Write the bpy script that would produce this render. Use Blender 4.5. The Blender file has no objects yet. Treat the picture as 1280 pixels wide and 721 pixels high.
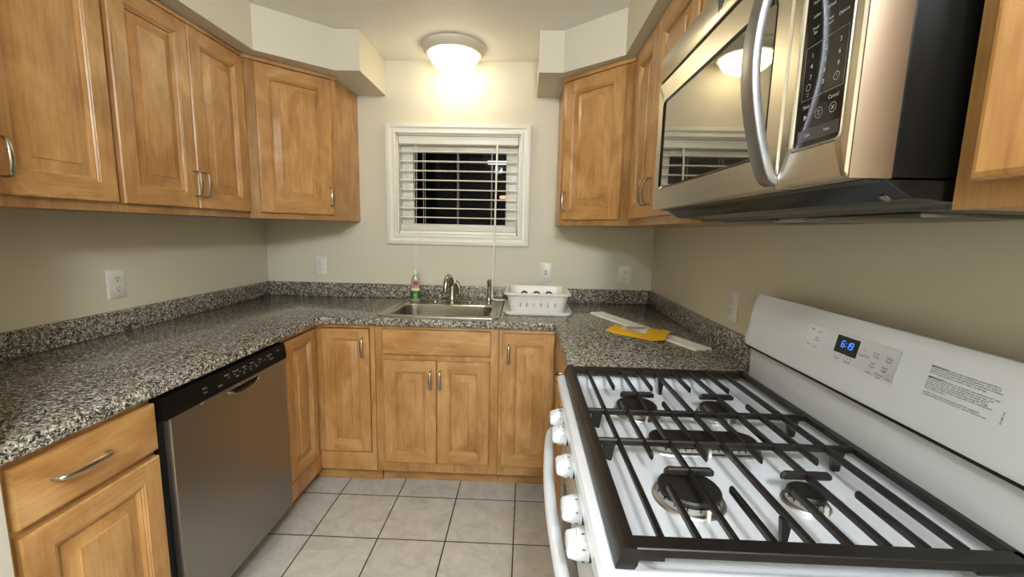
import bpy, bmesh, math, random
from mathutils import Vector, Matrix
random.seed(7)
SC = bpy.context.scene
COL = SC.collection
PI = math.pi
W = 2.434          # room width
CEIL = 2.338
CT = 0.914         # counter top height

def lin(c):
    return tuple(((v/255)/12.92 if v/255 <= .04045 else ((v/255+.055)/1.055)**2.4) for v in c)

# ------------------------------------------------------------------ camera, world, light, exposure
def make_camera():
    cam = bpy.data.cameras.new('camera'); o = bpy.data.objects.new('camera', cam); COL.objects.link(o)
    cam.sensor_fit = 'HORIZONTAL'; cam.sensor_width = 36.0
    cam.lens = 36.0*526.9261/1280.0
    cam.clip_start = .02
    yaw, pitch, roll = -0.0301, -0.1367, 0.0216
    f = Vector((math.sin(yaw)*math.cos(pitch), math.cos(yaw)*math.cos(pitch), math.sin(pitch)))
    r = Vector((math.cos(yaw), -math.sin(yaw), 0)); u = r.cross(f)
    r2 = r*math.cos(roll)+u*math.sin(roll); u2 = -r*math.sin(roll)+u*math.cos(roll)
    m = Matrix((r2, u2, -f)).transposed().to_4x4(); m.translation = (1.6454, -2.6383, 1.354)
    o.matrix_world = m
    SC.camera = o
make_camera()
w = bpy.data.worlds.new('night'); SC.world = w; w.use_nodes = True
w.node_tree.nodes['Background'].inputs[0].default_value = (.004, .005, .008, 1)
w.node_tree.nodes['Background'].inputs[1].default_value = 1
SC.view_settings.view_transform = 'Standard'; SC.view_settings.look = 'None'
SC.view_settings.gamma = 1; SC.view_settings.use_curve_mapping = False
SC.view_settings.exposure = 0.0
LAMP_DOME = 15.0                 # emission of the glass dome (W/m2/sr-ish)
LAMP_COL = (1.0, .86, .58)
def room_light(name, loc, watts, col, size):
    l = bpy.data.lights.new(name, 'POINT'); l.energy = watts; l.color = col; l.shadow_soft_size = size
    o = bpy.data.objects.new(name, l); o.location = loc; COL.objects.link(o); return o
room_light('room_lamp_light', (1.85, -3.35, 2.17), 112, (.93, .97, 1.0), .13)
room_light('added_fill_light', (1.20, -3.7, 2.26), 48, (.86, .94, 1.0), .07)  # unseen fill light, added to brighten the floor and dim sides

# ------------------------------------------------------------------ materials
def mat(name, col, rough=.5, metal=0, spec=.5, coat=0, emit=None, estr=0, trans=0, ior=1.5, bump=None):
    m = bpy.data.materials.new(name); m.use_nodes = True
    b = m.node_tree.nodes['Principled BSDF']
    b.inputs['Base Color'].default_value = (*lin(col), 1)
    b.inputs['Roughness'].default_value = rough; b.inputs['Metallic'].default_value = metal
    b.inputs['Specular IOR Level'].default_value = spec; b.inputs['Coat Weight'].default_value = coat
    b.inputs['Transmission Weight'].default_value = trans; b.inputs['IOR'].default_value = ior
    if emit: b.inputs['Emission Color'].default_value = (*emit, 1); b.inputs['Emission Strength'].default_value = estr
    if bump:
        nt = m.node_tree; n = nt.nodes.new('ShaderNodeTexNoise'); n.inputs['Scale'].default_value = bump[0]; n.inputs['Detail'].default_value = 3
        tc = nt.nodes.new('ShaderNodeTexCoord'); nt.links.new(tc.outputs['Object'], n.inputs['Vector'])
        bp = nt.nodes.new('ShaderNodeBump'); bp.inputs['Strength'].default_value = bump[1]; bp.inputs['Distance'].default_value = .002
        nt.links.new(n.outputs['Fac'], bp.inputs['Height']); nt.links.new(bp.outputs['Normal'], b.inputs['Normal'])
    return m
def N(nt, t, **k):
    n = nt.nodes.new(t)
    for a, v in k.items(): setattr(n, a, v)
    return n
def ramp(nt, stops, interp='LINEAR'):
    r = N(nt, 'ShaderNodeValToRGB'); r.color_ramp.interpolation = interp
    e = r.color_ramp.elements
    while len(e) < len(stops): e.new(.5)
    for i, (p, c) in enumerate(stops): e[i].position = p; e[i].color = (*lin(c), 1)
    return r
def wood(name, axis, tone=1.0):
    m = mat(name, (200, 150, 95), .36, coat=.12); nt = m.node_tree; L = nt.links.new; b = nt.nodes['Principled BSDF']
    b.inputs['Coat Roughness'].default_value = .3
    tc = N(nt, 'ShaderNodeTexCoord'); oi = N(nt, 'ShaderNodeObjectInfo')
    add = N(nt, 'ShaderNodeVectorMath', operation='ADD')
    sc = N(nt, 'ShaderNodeVectorMath', operation='SCALE'); comb = N(nt, 'ShaderNodeCombineXYZ')
    for i in range(3): L(oi.outputs['Random'], comb.inputs[i])
    L(comb.outputs[0], sc.inputs[0]); sc.inputs['Scale'].default_value = 31.0
    L(tc.outputs['Object'], add.inputs[0]); L(sc.outputs[0], add.inputs[1])
    mp = N(nt, 'ShaderNodeMapping'); L(add.outputs[0], mp.inputs['Vector'])
    mp.inputs['Scale'].default_value = (5, 60, 60) if axis == 'x' else (60, 60, 5)
    n1 = N(nt, 'ShaderNodeTexNoise'); n1.inputs['Scale'].default_value = 2.2; n1.inputs['Detail'].default_value = 5; L(mp.outputs[0], n1.inputs['Vector'])
    mp2 = N(nt, 'ShaderNodeMapping'); L(add.outputs[0], mp2.inputs['Vector'])
    mp2.inputs['Scale'].default_value = (3.2, 6.5, 6.5) if axis == 'x' else (6.5, 6.5, 3.2)
    n2 = N(nt, 'ShaderNodeTexNoise'); n2.inputs['Scale'].default_value = 1.7; n2.inputs['Detail'].default_value = 6; n2.inputs['Distortion'].default_value = .8
    L(mp2.outputs[0], n2.inputs['Vector'])
    mix = N(nt, 'ShaderNodeMath', operation='MULTIPLY_ADD'); L(n1.outputs['Fac'], mix.inputs[0]); mix.inputs[1].default_value = .34
    m2 = N(nt, 'ShaderNodeMath', operation='MULTIPLY'); L(n2.outputs['Fac'], m2.inputs[0]); m2.inputs[1].default_value = .66
    L(m2.outputs[0], mix.inputs[2])
    t = lambda c: tuple(v*tone for v in c)
    r = ramp(nt, [(.30, t((143, 99, 55))), (.46, t((169, 124, 73))), (.58, t((185, 142, 89))), (.72, t((199, 160, 108)))])
    L(mix.outputs[0], r.inputs[0]); L(r.outputs[0], b.inputs['Base Color'])
    bp = N(nt, 'ShaderNodeBump'); bp.inputs['Strength'].default_value = .04; bp.inputs['Distance'].default_value = .002
    L(n1.outputs['Fac'], bp.inputs['Height']); L(bp.outputs[0], b.inputs['Normal'])
    return m
def granite():
    m = mat('granite', (110, 105, 100), .16, coat=.0); nt = m.node_tree; L = nt.links.new; b = nt.nodes['Principled BSDF']
    geo = N(nt, 'ShaderNodeNewGeometry')
    n0 = N(nt, 'ShaderNodeTexNoise'); n0.inputs['Scale'].default_value = 90; n0.inputs['Detail'].default_value = 2; L(geo.outputs['Position'], n0.inputs['Vector'])
    mx = N(nt, 'ShaderNodeMix', data_type='VECTOR'); mx.inputs[0].default_value = .012
    L(geo.outputs['Position'], mx.inputs[4]); L(n0.outputs['Color'], mx.inputs[5])
    v = N(nt, 'ShaderNodeTexVoronoi'); v.inputs['Scale'].default_value = 240; L(mx.outputs[1], v.inputs['Vector'])
    sep = N(nt, 'ShaderNodeSeparateColor'); L(v.outputs['Color'], sep.inputs[0])
    n1 = N(nt, 'ShaderNodeTexNoise'); n1.inputs['Scale'].default_value = 70; n1.inputs['Detail'].default_value = 2; L(geo.outputs['Position'], n1.inputs['Vector'])
    ad = N(nt, 'ShaderNodeMath', operation='MULTIPLY_ADD'); L(n1.outputs['Fac'], ad.inputs[0]); ad.inputs[1].default_value = .9
    L(sep.outputs[0], ad.inputs[2])
    sb = N(nt, 'ShaderNodeMath', operation='SUBTRACT'); L(ad.outputs[0], sb.inputs[0]); sb.inputs[1].default_value = .45
    r = ramp(nt, [(0, (40, 39, 37)), (.20, (80, 77, 71)), (.36, (116, 110, 99)), (.58, (142, 135, 122)), (.76, (170, 164, 152)), (.92, (204, 200, 190))], 'CONSTANT')
    L(sb.outputs[0], r.inputs[0]); L(r.outputs[0], b.inputs['Base Color'])
    return m
def tile():
    m = mat('floor_tile', (190, 186, 178), .33); nt = m.node_tree; L = nt.links.new; b = nt.nodes['Principled BSDF']
    geo = N(nt, 'ShaderNodeNewGeometry'); mp = N(nt, 'ShaderNodeMapping')
    mp.inputs['Location'].default_value = (-.7312+.2983*10+.002, .6703+.2983*20+.002, 0); L(geo.outputs['Position'], mp.inputs['Vector'])
    br = N(nt, 'ShaderNodeTexBrick'); br.offset = 0; br.squash = 1
    br.inputs['Scale'].default_value = 1; br.inputs['Brick Width'].default_value = .2983; br.inputs['Row Height'].default_value = .2983
    br.inputs['Mortar Size'].default_value = .0029; br.inputs['Mortar Smooth'].default_value = .1; br.inputs['Bias'].default_value = 0
    br.inputs['Color1'].default_value = (*lin((208, 205, 199)), 1); br.inputs['Color2'].default_value = (*lin((213, 210, 203)), 1)
    br.inputs['Mortar'].default_value = (*lin((30, 27, 25)), 1)
    L(mp.outputs[0], br.inputs['Vector'])
    n = N(nt, 'ShaderNodeTexNoise'); n.inputs['Scale'].default_value = 11; n.inputs['Detail'].default_value = 7; n.inputs['Roughness'].default_value = .65; n.inputs['Distortion'].default_value = 1.2
    L(geo.outputs['Position'], n.inputs['Vector'])
    r = ramp(nt, [(.3, (218, 217, 215)), (.5, (238, 237, 235)), (.7, (252, 251, 250))]); L(n.outputs['Fac'], r.inputs[0])
    mm = N(nt, 'ShaderNodeMix', data_type='RGBA', blend_type='MULTIPLY'); mm.inputs[0].default_value = 1
    L(br.outputs['Color'], mm.inputs[6]); L(r.outputs[0], mm.inputs[7]); L(mm.outputs[2], b.inputs['Base Color'])
    bp = N(nt, 'ShaderNodeBump'); bp.inputs['Strength'].default_value = .3; bp.inputs['Distance'].default_value = .002; bp.invert = True
    L(br.outputs['Fac'], bp.inputs['Height']); L(bp.outputs[0], b.inputs['Normal'])
    return m
def steel(name, col, rough, axis):
    m = mat(name, col, rough, 1); nt = m.node_tree; L = nt.links.new; b = nt.nodes['Principled BSDF']
    tc = N(nt, 'ShaderNodeTexCoord'); mp = N(nt, 'ShaderNodeMapping'); L(tc.outputs['Object'], mp.inputs['Vector'])
    if axis is None: return m
    s = {'x': (3, 900, 900), 'y': (900, 3, 900), 'z': (900, 900, 3)}[axis]; mp.inputs['Scale'].default_value = s
    n = N(nt, 'ShaderNodeTexNoise'); n.inputs['Scale'].default_value = 1; n.inputs['Detail'].default_value = 2; L(mp.outputs[0], n.inputs['Vector'])
    mr = N(nt, 'ShaderNodeMapRange'); mr.inputs['To Min'].default_value = rough-.05; mr.inputs['To Max'].default_value = rough+.07
    L(n.outputs['Fac'], mr.inputs['Value']); L(mr.outputs[0], b.inputs['Roughness'])
    bp = N(nt, 'ShaderNodeBump'); bp.inputs['Strength'].default_value = .012; bp.inputs['Distance'].default_value = .0002
    L(n.outputs['Fac'], bp.inputs['Height']); L(bp.outputs[0], b.inputs['Normal'])
    return m
M_WV = wood('maple_vertical', 'z'); M_WH = wood('maple_horizontal', 'x'); M_WF = wood('maple_frame_shaded', 'z', .92)  # last one: upper face frames, their shade put into a darker tone
M_WALL = mat('wall_paint', (208, 202, 184), .6, bump=(220, .12))
M_CEIL = mat('ceiling_paint', (234, 232, 226), .7, bump=(160, .1))
M_TRIM = mat('trim_white', (226, 224, 214), .35)
M_GRAN = granite(); M_TILE = tile()
M_STEEL = steel('brushed_steel', (202, 195, 178), .29, None)
M_STEELV = steel('brushed_steel_vertical', (154, 150, 144), .40, 'z')
M_STEELS = steel('sink_steel', (188, 182, 170), .24, 'x')
M_NICK = mat('brushed_nickel', (178, 172, 160), .26, 1)
M_BLK = mat('black_plastic', (10, 10, 11), .34, spec=.3)
M_BLKM = mat('black_matte', (13, 12, 11), .45)
M_BLKG = mat('black_gloss', (9, 9, 10), .08)
M_ENAM = mat('white_enamel', (206, 210, 216), .16, coat=.3)
M_WPL = mat('white_plastic', (222, 220, 212), .35)
M_IRON = mat('grate_enamel', (15, 12, 10), .4, spec=.45)
M_CAP = mat('burner_cap', (20, 18, 16), .5)
M_ALU = mat('burner_aluminium', (196, 196, 192), .32, 1)
M_MWGL = mat('oven_window_glass', (150, 146, 134), .02, .9)
M_GLASS = bpy.data.materials.new('window_glass'); M_GLASS.use_nodes = True
_n = M_GLASS.node_tree; _n.nodes.remove(_n.nodes['Principled BSDF'])
_t = _n.nodes.new('ShaderNodeBsdfTransparent'); _g = _n.nodes.new('ShaderNodeBsdfGlossy'); _g.inputs['Roughness'].default_value = .01
_m = _n.nodes.new('ShaderNodeMixShader'); _m.inputs[0].default_value = .004
_n.links.new(_t.outputs[0], _m.inputs[1]); _n.links.new(_g.outputs[0], _m.inputs[2]); _n.links.new(_m.outputs[0], _n.nodes['Material Output'].inputs[0])
M_DOME = mat('lamp_glass', (250, 246, 235), .3, emit=LAMP_COL, estr=LAMP_DOME)
M_TEXT = mat('print_dark', (42, 42, 46), .6)
M_TEXTW = mat('print_white', (176, 176, 174), .6)
M_LED = mat('display_digits', (10, 30, 120), .5, emit=(.04, .20, 1.0), estr=2.2)
M_GREYP = mat('print_grey', (150, 152, 156), .5)
M_STRIP = mat('strip_white', (238, 236, 226), .4)
M_KNOB = mat('knob_white', (214, 219, 226), .3)
M_SLOT = mat('outlet_slot', (40, 38, 34), .6)
M_SLAT = mat('blind_white', (242, 239, 228), .4)
M_YEL = mat('yellow_mailer', (236, 184, 36), .42, bump=(40, .5))
M_LAB = mat('grey_sticker', (220, 214, 204), .5)
M_CAST = mat('mailer_print', (150, 146, 160), .5)

# ------------------------------------------------------------------ mesh helpers
class MB:
    def __init__(s): s.v = []; s.f = []; s.m = []
    def add(s, vs, fs, mi=0, M=None):
        k = len(s.v)
        for p in vs: s.v.append(tuple(M @ Vector(p)) if M else tuple(p))
        for i, f in enumerate(fs): s.f.append([k+j for j in f]); s.m.append(mi[i] if isinstance(mi, list) else mi)
        return s
    def bm(s, b, mi=0, M=None):
        b.verts.index_update()
        s.add([v.co[:] for v in b.verts], [[v.index for v in f.verts] for f in b.faces], mi, M); b.free(); return s
    def box(s, x0, x1, y0, y1, z0, z1, bev=0, mi=0, seg=2, M=None):
        b = bmesh.new(); bmesh.ops.create_cube(b, size=1)
        for v in b.verts:
            v.co = Vector(((x0+x1)/2+v.co.x*(x1-x0), (y0+y1)/2+v.co.y*(y1-y0), (z0+z1)/2+v.co.z*(z1-z0)))
        if bev: bmesh.ops.bevel(b, geom=b.edges[:], offset=bev, segments=seg, affect='EDGES', profile=.5)
        return s.bm(b, mi, M)
    def prism(s, poly, z0, z1, mi=0, M=None, bev=0, axis='z'):
        n = len(poly)
        mk = {'z': lambda p, h: (p[0], p[1], h), 'y': lambda p, h: (p[0], h, p[1]), 'x': lambda p, h: (h, p[0], p[1])}[axis]
        vs = [mk(p, z0) for p in poly]+[mk(p, z1) for p in poly]
        fs = [list(range(n))[::-1], list(range(n, 2*n))]+[[i, (i+1) % n, n+(i+1) % n, n+i] for i in range(n)]
        b = bmesh.new(); bv = [b.verts.new(p) for p in vs]
        for f in fs: b.faces.new([bv[i] for i in f])
        bmesh.ops.recalc_face_normals(b, faces=b.faces[:])
        if bev: bmesh.ops.bevel(b, geom=b.edges[:], offset=bev, segments=2, affect='EDGES', profile=.5)
        return s.bm(b, mi, M)
    def loft(s, loops, cap0=True, cap1=True, closed=True, mi=0, M=None, mis=None):
        n = len(loops[0]); vs = [p for l in loops for p in l]; fs = []; ms = []
        for k in range(len(loops)-1):
            for i in range(n if closed else n-1):
                j = (i+1) % n; fs.append([k*n+i, k*n+j, (k+1)*n+j, (k+1)*n+i]); ms.append(mis[k] if mis else mi)
        if cap0: fs.append(list(range(n))[::-1]); ms.append(mis[0] if mis else mi)
        if cap1: fs.append([(len(loops)-1)*n+i for i in range(n)]); ms.append(mis[-1] if mis else mi)
        return s.add(vs, fs, ms, M)
    def tube(s, path, r, seg=8, mi=0, M=None, rb=None, up=None):
        """sweep an ellipse (r across, rb along 'up') down a path; r may be a list"""
        P = [Vector(p) for p in path]; loops = []; upv = Vector(up) if up else None; prev = None
        for i, p in enumerate(P):
            t = (P[min(i+1, len(P)-1)]-P[max(i-1, 0)]).normalized()
            if upv: a = upv
            elif prev: a = prev
            else: a = Vector((0, 0, 1)) if abs(t.z) < .9 else Vector((1, 0, 0))
            a = (a-t*a.dot(t)).normalized(); prev = a; b = t.cross(a)
            ra = r[i] if isinstance(r, (list, tuple)) else r
            rr = rb[i] if isinstance(rb, (list, tuple)) else (rb if rb else ra)
            loops.append([tuple(p+b*(math.cos(q)*ra)+a*(math.sin(q)*rr)) for q in [2*PI*k/seg for k in range(seg)]])
        return s.loft(loops, mi=mi, M=M)
    def lathe(s, prof, c=(0, 0, 0), seg=32, mi=0, M=None, mis=None, cap0=True, cap1=True):
        loops = [[(c[0]+r*math.cos(2*PI*k/seg), c[1]+r*math.sin(2*PI*k/seg), c[2]+z) for k in range(seg)] for r, z in prof]
        return s.loft(loops, mi=mi, M=M, mis=mis, cap0=cap0, cap1=cap1)
    def build(s, name, mats, parent=None, world=True, angle=35, loc=None):
        me = bpy.data.meshes.new(name)
        off = Vector((0, 0, 0))
        if parent is not None and world: off = ORG.get(parent.name, off)
        if loc is not None: off = Vector(loc)
        me.from_pydata([tuple(Vector(p)-off) for p in s.v], [], s.f)
        if not isinstance(mats, (list, tuple)): mats = [mats]
        for m in mats: me.materials.append(m)
        for p, mi in zip(me.polygons, s.m): p.material_index = mi
        b = bmesh.new(); b.from_mesh(me); bmesh.ops.recalc_face_normals(b, faces=b.faces[:]); b.to_mesh(me); b.free()
        for p in me.polygons: p.use_smooth = True
        me.set_sharp_from_angle(angle=math.radians(angle))
        o = bpy.data.objects.new(name, me); COL.objects.link(o)
        if parent is not None: o.parent = parent; ORG[o.name] = ORG.get(parent.name, Vector((0, 0, 0))) if world else Vector((0, 0, 0))
        if loc is not None: o.location = loc; ORG[o.name] = Vector(loc)
        return o
ORG = {}
def tag(o, label, cat, group=None):
    o['label'] = label; o['category'] = cat
    if group: o['group'] = group
    return o
def thing(name, label, cat, loc=(0, 0, 0), rz=0, group=None):
    o = bpy.data.objects.new(name, None); COL.objects.link(o); o.empty_display_size = .05
    o.location = loc; o.rotation_euler = (0, 0, rz); ORG[o.name] = Vector(loc)
    return tag(o, label, cat, group)
def struct(name, mb, m, parent=None, angle=35):
    o = mb.build(name, m, parent, angle=angle)
    if parent is None: o['kind'] = 'structure'
    return o
def copy_tree(o, parent=None):
    c = o.copy(); COL.objects.link(c)
    if parent is not None: c.parent = parent
    for ch in list(o.children): copy_tree(ch, c)
    return c
def rrect(x0, x1, y0, y1, r, z, n=6):
    out = []
    for cx, cy, a in ((x1-r, y1-r, 0), (x0+r, y1-r, PI/2), (x0+r, y0+r, PI), (x1-r, y0+r, 3*PI/2)):
        for k in range(n+1):
            q = a+PI/2*k/n; out.append((cx+r*math.cos(q), cy+r*math.sin(q), z))
    return out
def catmull(pts, n=6):
    P = [Vector(p) for p in pts]; P = [P[0]*2-P[1]]+P+[P[-1]*2-P[-2]]; out = []
    for i in range(1, len(P)-2):
        for k in range(n):
            t = k/n; a, b, c, d = P[i-1:i+3]
            out.append(.5*((2*b)+(c-a)*t+(2*a-5*b+4*c-d)*t*t+(3*b-a-3*c+d)*t**3))
    out.append(P[-2]); return out
def text_geo(s, size, align='CENTER', bold=0, shear=0):
    cu = bpy.data.curves.new('t', 'FONT'); cu.body = s; cu.size = size; cu.align_x = align; cu.align_y = 'CENTER'
    cu.offset = bold; cu.shear = shear; cu.resolution_u = 3
    o = bpy.data.objects.new('t', cu); COL.objects.link(o)
    dg = bpy.context.evaluated_depsgraph_get(); me = bpy.data.meshes.new_from_object(o.evaluated_get(dg))
    vs = [v.co[:] for v in me.vertices]; fs = [list(p.vertices) for p in me.polygons]
    bpy.data.objects.remove(o); bpy.data.curves.remove(cu); bpy.data.meshes.remove(me)
    return vs, fs
def boolean(o, cutter_mb, op='DIFFERENCE'):
    c = bpy.data.meshes.new('cut'); c.from_pydata(cutter_mb.v, [], cutter_mb.f)
    b = bmesh.new(); b.from_mesh(c); bmesh.ops.recalc_face_normals(b, faces=b.faces[:]); b.to_mesh(c); b.free()
    co = bpy.data.objects.new('cut', c); COL.objects.link(co); co.location = o.location; co.parent = o.parent
    md = o.modifiers.new('b', 'BOOLEAN'); md.object = co; md.operation = op; md.solver = 'EXACT'
    dg = bpy.context.evaluated_depsgraph_get(); me = bpy.data.meshes.new_from_object(o.evaluated_get(dg))
    o.modifiers.clear(); old = o.data; o.data = me; me.name = old.name
    bpy.data.objects.remove(co); bpy.data.meshes.remove(c)
    for p in me.polygons: p.use_smooth = True
    me.set_sharp_from_angle(angle=math.radians(35))

# ------------------------------------------------------------------ the room
YB = -4.7
struct('floor', MB().box(-.12, W+.12, YB-.1, .12, -.08, 0), M_TILE)
struct('ceiling', MB().box(-.12, W+.12, YB-.1, .12, CEIL, CEIL+.08), M_CEIL)
struct('wall_left', MB().box(-.12, 0, YB-.1, .12, 0, CEIL), M_WALL)
struct('wall_right', MB().box(W, W+.12, YB-.1, .12, 0, CEIL), M_WALL)
struct('wall_front', MB().box(0, W, YB-.1, YB, 0, CEIL), M_WALL)
wx0, wx1, wz0, wz1 = .846, 1.597, 1.311, 1.919
wb = MB()
wb.box(0, wx0, 0, .12, 0, CEIL); wb.box(wx1, W, 0, .12, 0, CEIL); wb.box(wx0, wx1, 0, .12, 0, wz0); wb.box(wx0, wx1, 0, .12, wz1, CEIL)
struct('wall_back', wb, M_WALL)
struct('wall_left_return', MB().box(.002, .640, -2.10, -1.912, 0, CEIL, .003), M_TRIM)
# soffits above the cabinets
SB = 2.139
struct('soffit_left', MB().prism([(0.001, -.001), (.783, -.001), (.783, -.400), (.657, -.400), (.388, -.640), (.388, -1.910), (0.001, -1.910)], SB, CEIL-.001), M_WALL)
struct('soffit_right', MB().prism([(W-.001, -.001), (1.690, -.001), (1.690, -.400), (1.812, -.400), (2.070, -.620), (2.070, -2.9), (W-.001, -2.9)], SB, CEIL-.001), M_WALL)

# window in the back wall
cas = MB()
prof = [(0, 0), (0, .020), (.010, .024), (.022, .024), (.028, .018), (.040, .016), (.046, .020), (.054, .020), (.060, .014), (.0605, .0)]
ox0, ox1, oz0, oz1 = .782, 1.660, 1.256, 1.980
def casing_loops(off_x0, off_x1, z0, z1):
    return [[(off_x0+d, -h, z0+d), (off_x1-d, -h, z0+d), (off_x1-d, -h, z1-d), (off_x0+d, -h, z1-d)] for d, h in prof]
cas.loft(casing_loops(ox0, ox1, oz0, oz1), False, False)
win = MB()   # jamb lining
for a in ((wx0-.001, wx0+.006, wz0, wz1), (wx1-.006, wx1+.001, wz0, wz1), (wx0, wx1, wz0-.001, wz0+.008), (wx0, wx1, wz1-.006, wz1+.001)):
    win.box(a[0], a[1], .001, .118, a[2], a[3])
wo = struct('window_1', win, M_TRIM)
cas.build('window_casing', M_TRIM, wo)
fr = MB()
gx0, gx1, gz0, gz1 = .925, 1.512, 1.385, 1.832
fr.box(wx0+.006, gx0, .075, .112, wz0+.008, wz1-.006, .003); fr.box(gx1, wx1-.006, .075, .112, wz0+.008, wz1-.006, .003)
fr.box(gx0, gx1, .075, .112, wz0+.008, gz0, .003); fr.box(gx0, gx1, .075, .112, gz1, wz1-.006, .003)
fr.build('window_frame', M_TRIM, wo)
MB().box(gx0-.004, gx1+.004, .092, .097, gz0-.004, gz1+.004).build('pane', M_GLASS, wo)

# ------------------------------------------------------------------ cabinets
PROF = [(.0, .0), (.0, .015), (.003, .019), (.008, .0205)]
def door_mb(w, h, fw=.055, sw=.030):
    """raised panel door, x 0..w, z 0..h, front towards -y; materials 0 vertical grain, 1 horizontal grain"""
    mb = MB()
    rect = lambda d, y: [(d, -y, d), (w-d, -y, d), (w-d, -y, h-d), (d, -y, h-d)]
    mb.loft([rect(d, y) for d, y in PROF], True, False)
    a, y = PROF[-1]; x0, x1, z0, z1 = fw, w-fw, fw, h-fw
    # stiles and rails
    P = [(a, -y, a), (x0, -y, a), (x1, -y, a), (w-a, -y, a), (w-a, -y, h-a), (x1, -y, h-a), (x0, -y, h-a), (a, -y, h-a),
         (x0, -y, z0), (x1, -y, z0), (x1, -y, z1), (x0, -y, z1)]
    mb.add(P, [[0, 1, 8, 11, 6, 7], [2, 3, 4, 5, 10, 9], [1, 2, 9, 8], [11, 10, 5, 6]], [0, 0, 1, 1])
    seq = [(fw, y), (fw+.002, .0185), (fw+.005, .0185), (fw+.008, .0150), (fw+.011, .0145), (fw+.0145, .0050), (fw+.019, .0045), (fw+.020+sw, .0155), (fw+.0212+sw, .0185)]
    loops = [rect(d, yy) for d, yy in seq]
    for k in range(len(loops)-1):
        vs = loops[k]+loops[k+1]
        hz = 1 if k < 5 else 0
        mb.add(vs, [[0, 1, 5, 4], [1, 2, 6, 5], [2, 3, 7, 6], [3, 0, 4, 7]], [hz, 0, hz, 0])
    mb.add(loops[-1], [[0, 1, 2, 3]], 0)
    return mb
def drawer_mb(w, h):
    mb = MB(); rect = lambda d, y: [(d, -y, d), (w-d, -y, d), (w-d, -y, h-d), (d, -y, h-d)]
    mb.loft([rect(d, y) for d, y in [(0, 0), (0, .014), (.003, .0185), (.009, .0205)]], True, True, mi=1)
    return mb
def handle_mb(L=.096):
    path = catmull([(0, 0, 0), (0, -.014, .000), (0, -.024, .006), (0, -.030, .028), (0, -.032, L/2), (0, -.030, L-.028), (0, -.024, L-.006), (0, -.014, L), (0, 0, L)], 4)
    n = len(path); ra = []; rb = []
    for i in range(n):
        t = abs(i/(n-1)-.5)*2
        ra.append(.0072-.0030*t if t < .75 else .0048); rb.append(.0034)
    return MB().tube(path, ra, 8, rb=rb, up=None)
def place(child, x, y, z, rx=0, ry=0, rz=0):
    child.location = (x, y, z); child.rotation_euler = (rx, ry, rz); return child
def add_door(root, x0, x1, z0, z1, handle=None, fw=.055, sw=.030, dy=-.001):
    d = door_mb(x1-x0, z1-z0, fw, sw).build('door', [M_WV, M_WH], root, world=False); place(d, x0, dy, z0)
    if handle:
        hx, hz = handle
        h = handle_mb().build('handle', M_NICK, d, world=False, angle=60); place(h, hx-x0, -.0205, hz-z0)
    return d
def add_drawer(root, x0, x1, z0, z1, handle=None):
    d = drawer_mb(x1-x0, z1-z0).build('drawer', [M_WV, M_WH], root, world=False); place(d, x0, -.001, z0)
    if handle:
        hx, hz, L = handle
        h = handle_mb(L).build('handle', M_NICK, d, world=False, angle=60); place(h, hx-x0-L/2, -.0205, hz-z0, 0, PI/2, 0)
        h.location.x = hx-x0-L/2
    return d
UB, UT = 1.387, SB
def upper(label, loc, rz, width, doors, depth=.305, group='maple wall cabinets'):
    """doors: list of (x0,x1,handle_x or None); local x along the front, front at y=0"""
    t = thing('wall_cabinet', label, 'cabinet', loc, rz, None)
    b = MB(); h = UT-UB if loc[2] == UB else UT-loc[2]
    b.box(.001, width-.001, .020, depth-.002, .001, h-.001)
    b.build('carcass', [M_WV], t, world=False)
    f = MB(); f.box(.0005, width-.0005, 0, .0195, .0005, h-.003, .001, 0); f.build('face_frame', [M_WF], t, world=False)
    c = MB(); c.box(.001, width-.001, -.012, -.0005, h-.020, h-.002, .003, 0); c.build('top_molding', [M_WH], t, world=False)
    for x0, x1, hx in doors:
        add_door(t, x0, x1, .029, h-.026, (hx, .075) if hx is not None else None)
    return t
def corner_upper(label, loc, rz, door, hx, mirror):
    """diagonal corner cabinet; local frame: door face along x 0..F, the wall corner behind"""
    t = thing('wall_cabinet', label, 'cabinet', loc, rz)
    F = .305*math.sqrt(2)
    # footprint in local coordinates: face (0,0)-(F,0), 12-inch sides at 45 degrees, long sides to the wall corner
    q = .305/math.sqrt(2); e = .0015
    pts = [(e, .0195), (F-e, .0195), (F+q-e*2, q-e), (F/2, F/2+2*q-e*3), (-q+e*2, q-e)]
    h = UT-UB
    MB().prism(pts, .001, h-.001).build('carcass', [M_WV], t, world=False)
    fr = [(e, 0), (F-e, 0), (F-e+.0195*.98, .0192), (e-.0195*.98, .0192)]
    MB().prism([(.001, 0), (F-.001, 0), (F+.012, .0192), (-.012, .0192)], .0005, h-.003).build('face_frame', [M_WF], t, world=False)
    MB().prism([(.001, -.012), (F-.001, -.012), (F-.001, -.0005), (.001, -.0005)], h-.020, h-.002).build('top_molding', [M_WH], t, world=False)
    add_door(t, door[0], door[1], .029, h-.026, (hx, .075))
    return t
# left run (front faces +x, local x runs towards the back wall)
upper('maple wall cabinet nearest on the left wall, beside the white wall end', (.305, -1.910, UB), PI/2, .636,
      [(.012, .285, None), (.290, .627-.002, .318)])
upper('maple wall cabinet with a pair of doors, middle of the left wall', (.305, -1.273, UB), PI/2, .662,
      [(.008, .326, .306), (.330, .650, .352)])
corner_upper('diagonal maple corner wall cabinet left of the window', (.3055, -.6095, UB), PI/4, (.048, .398), .379, False)
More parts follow.
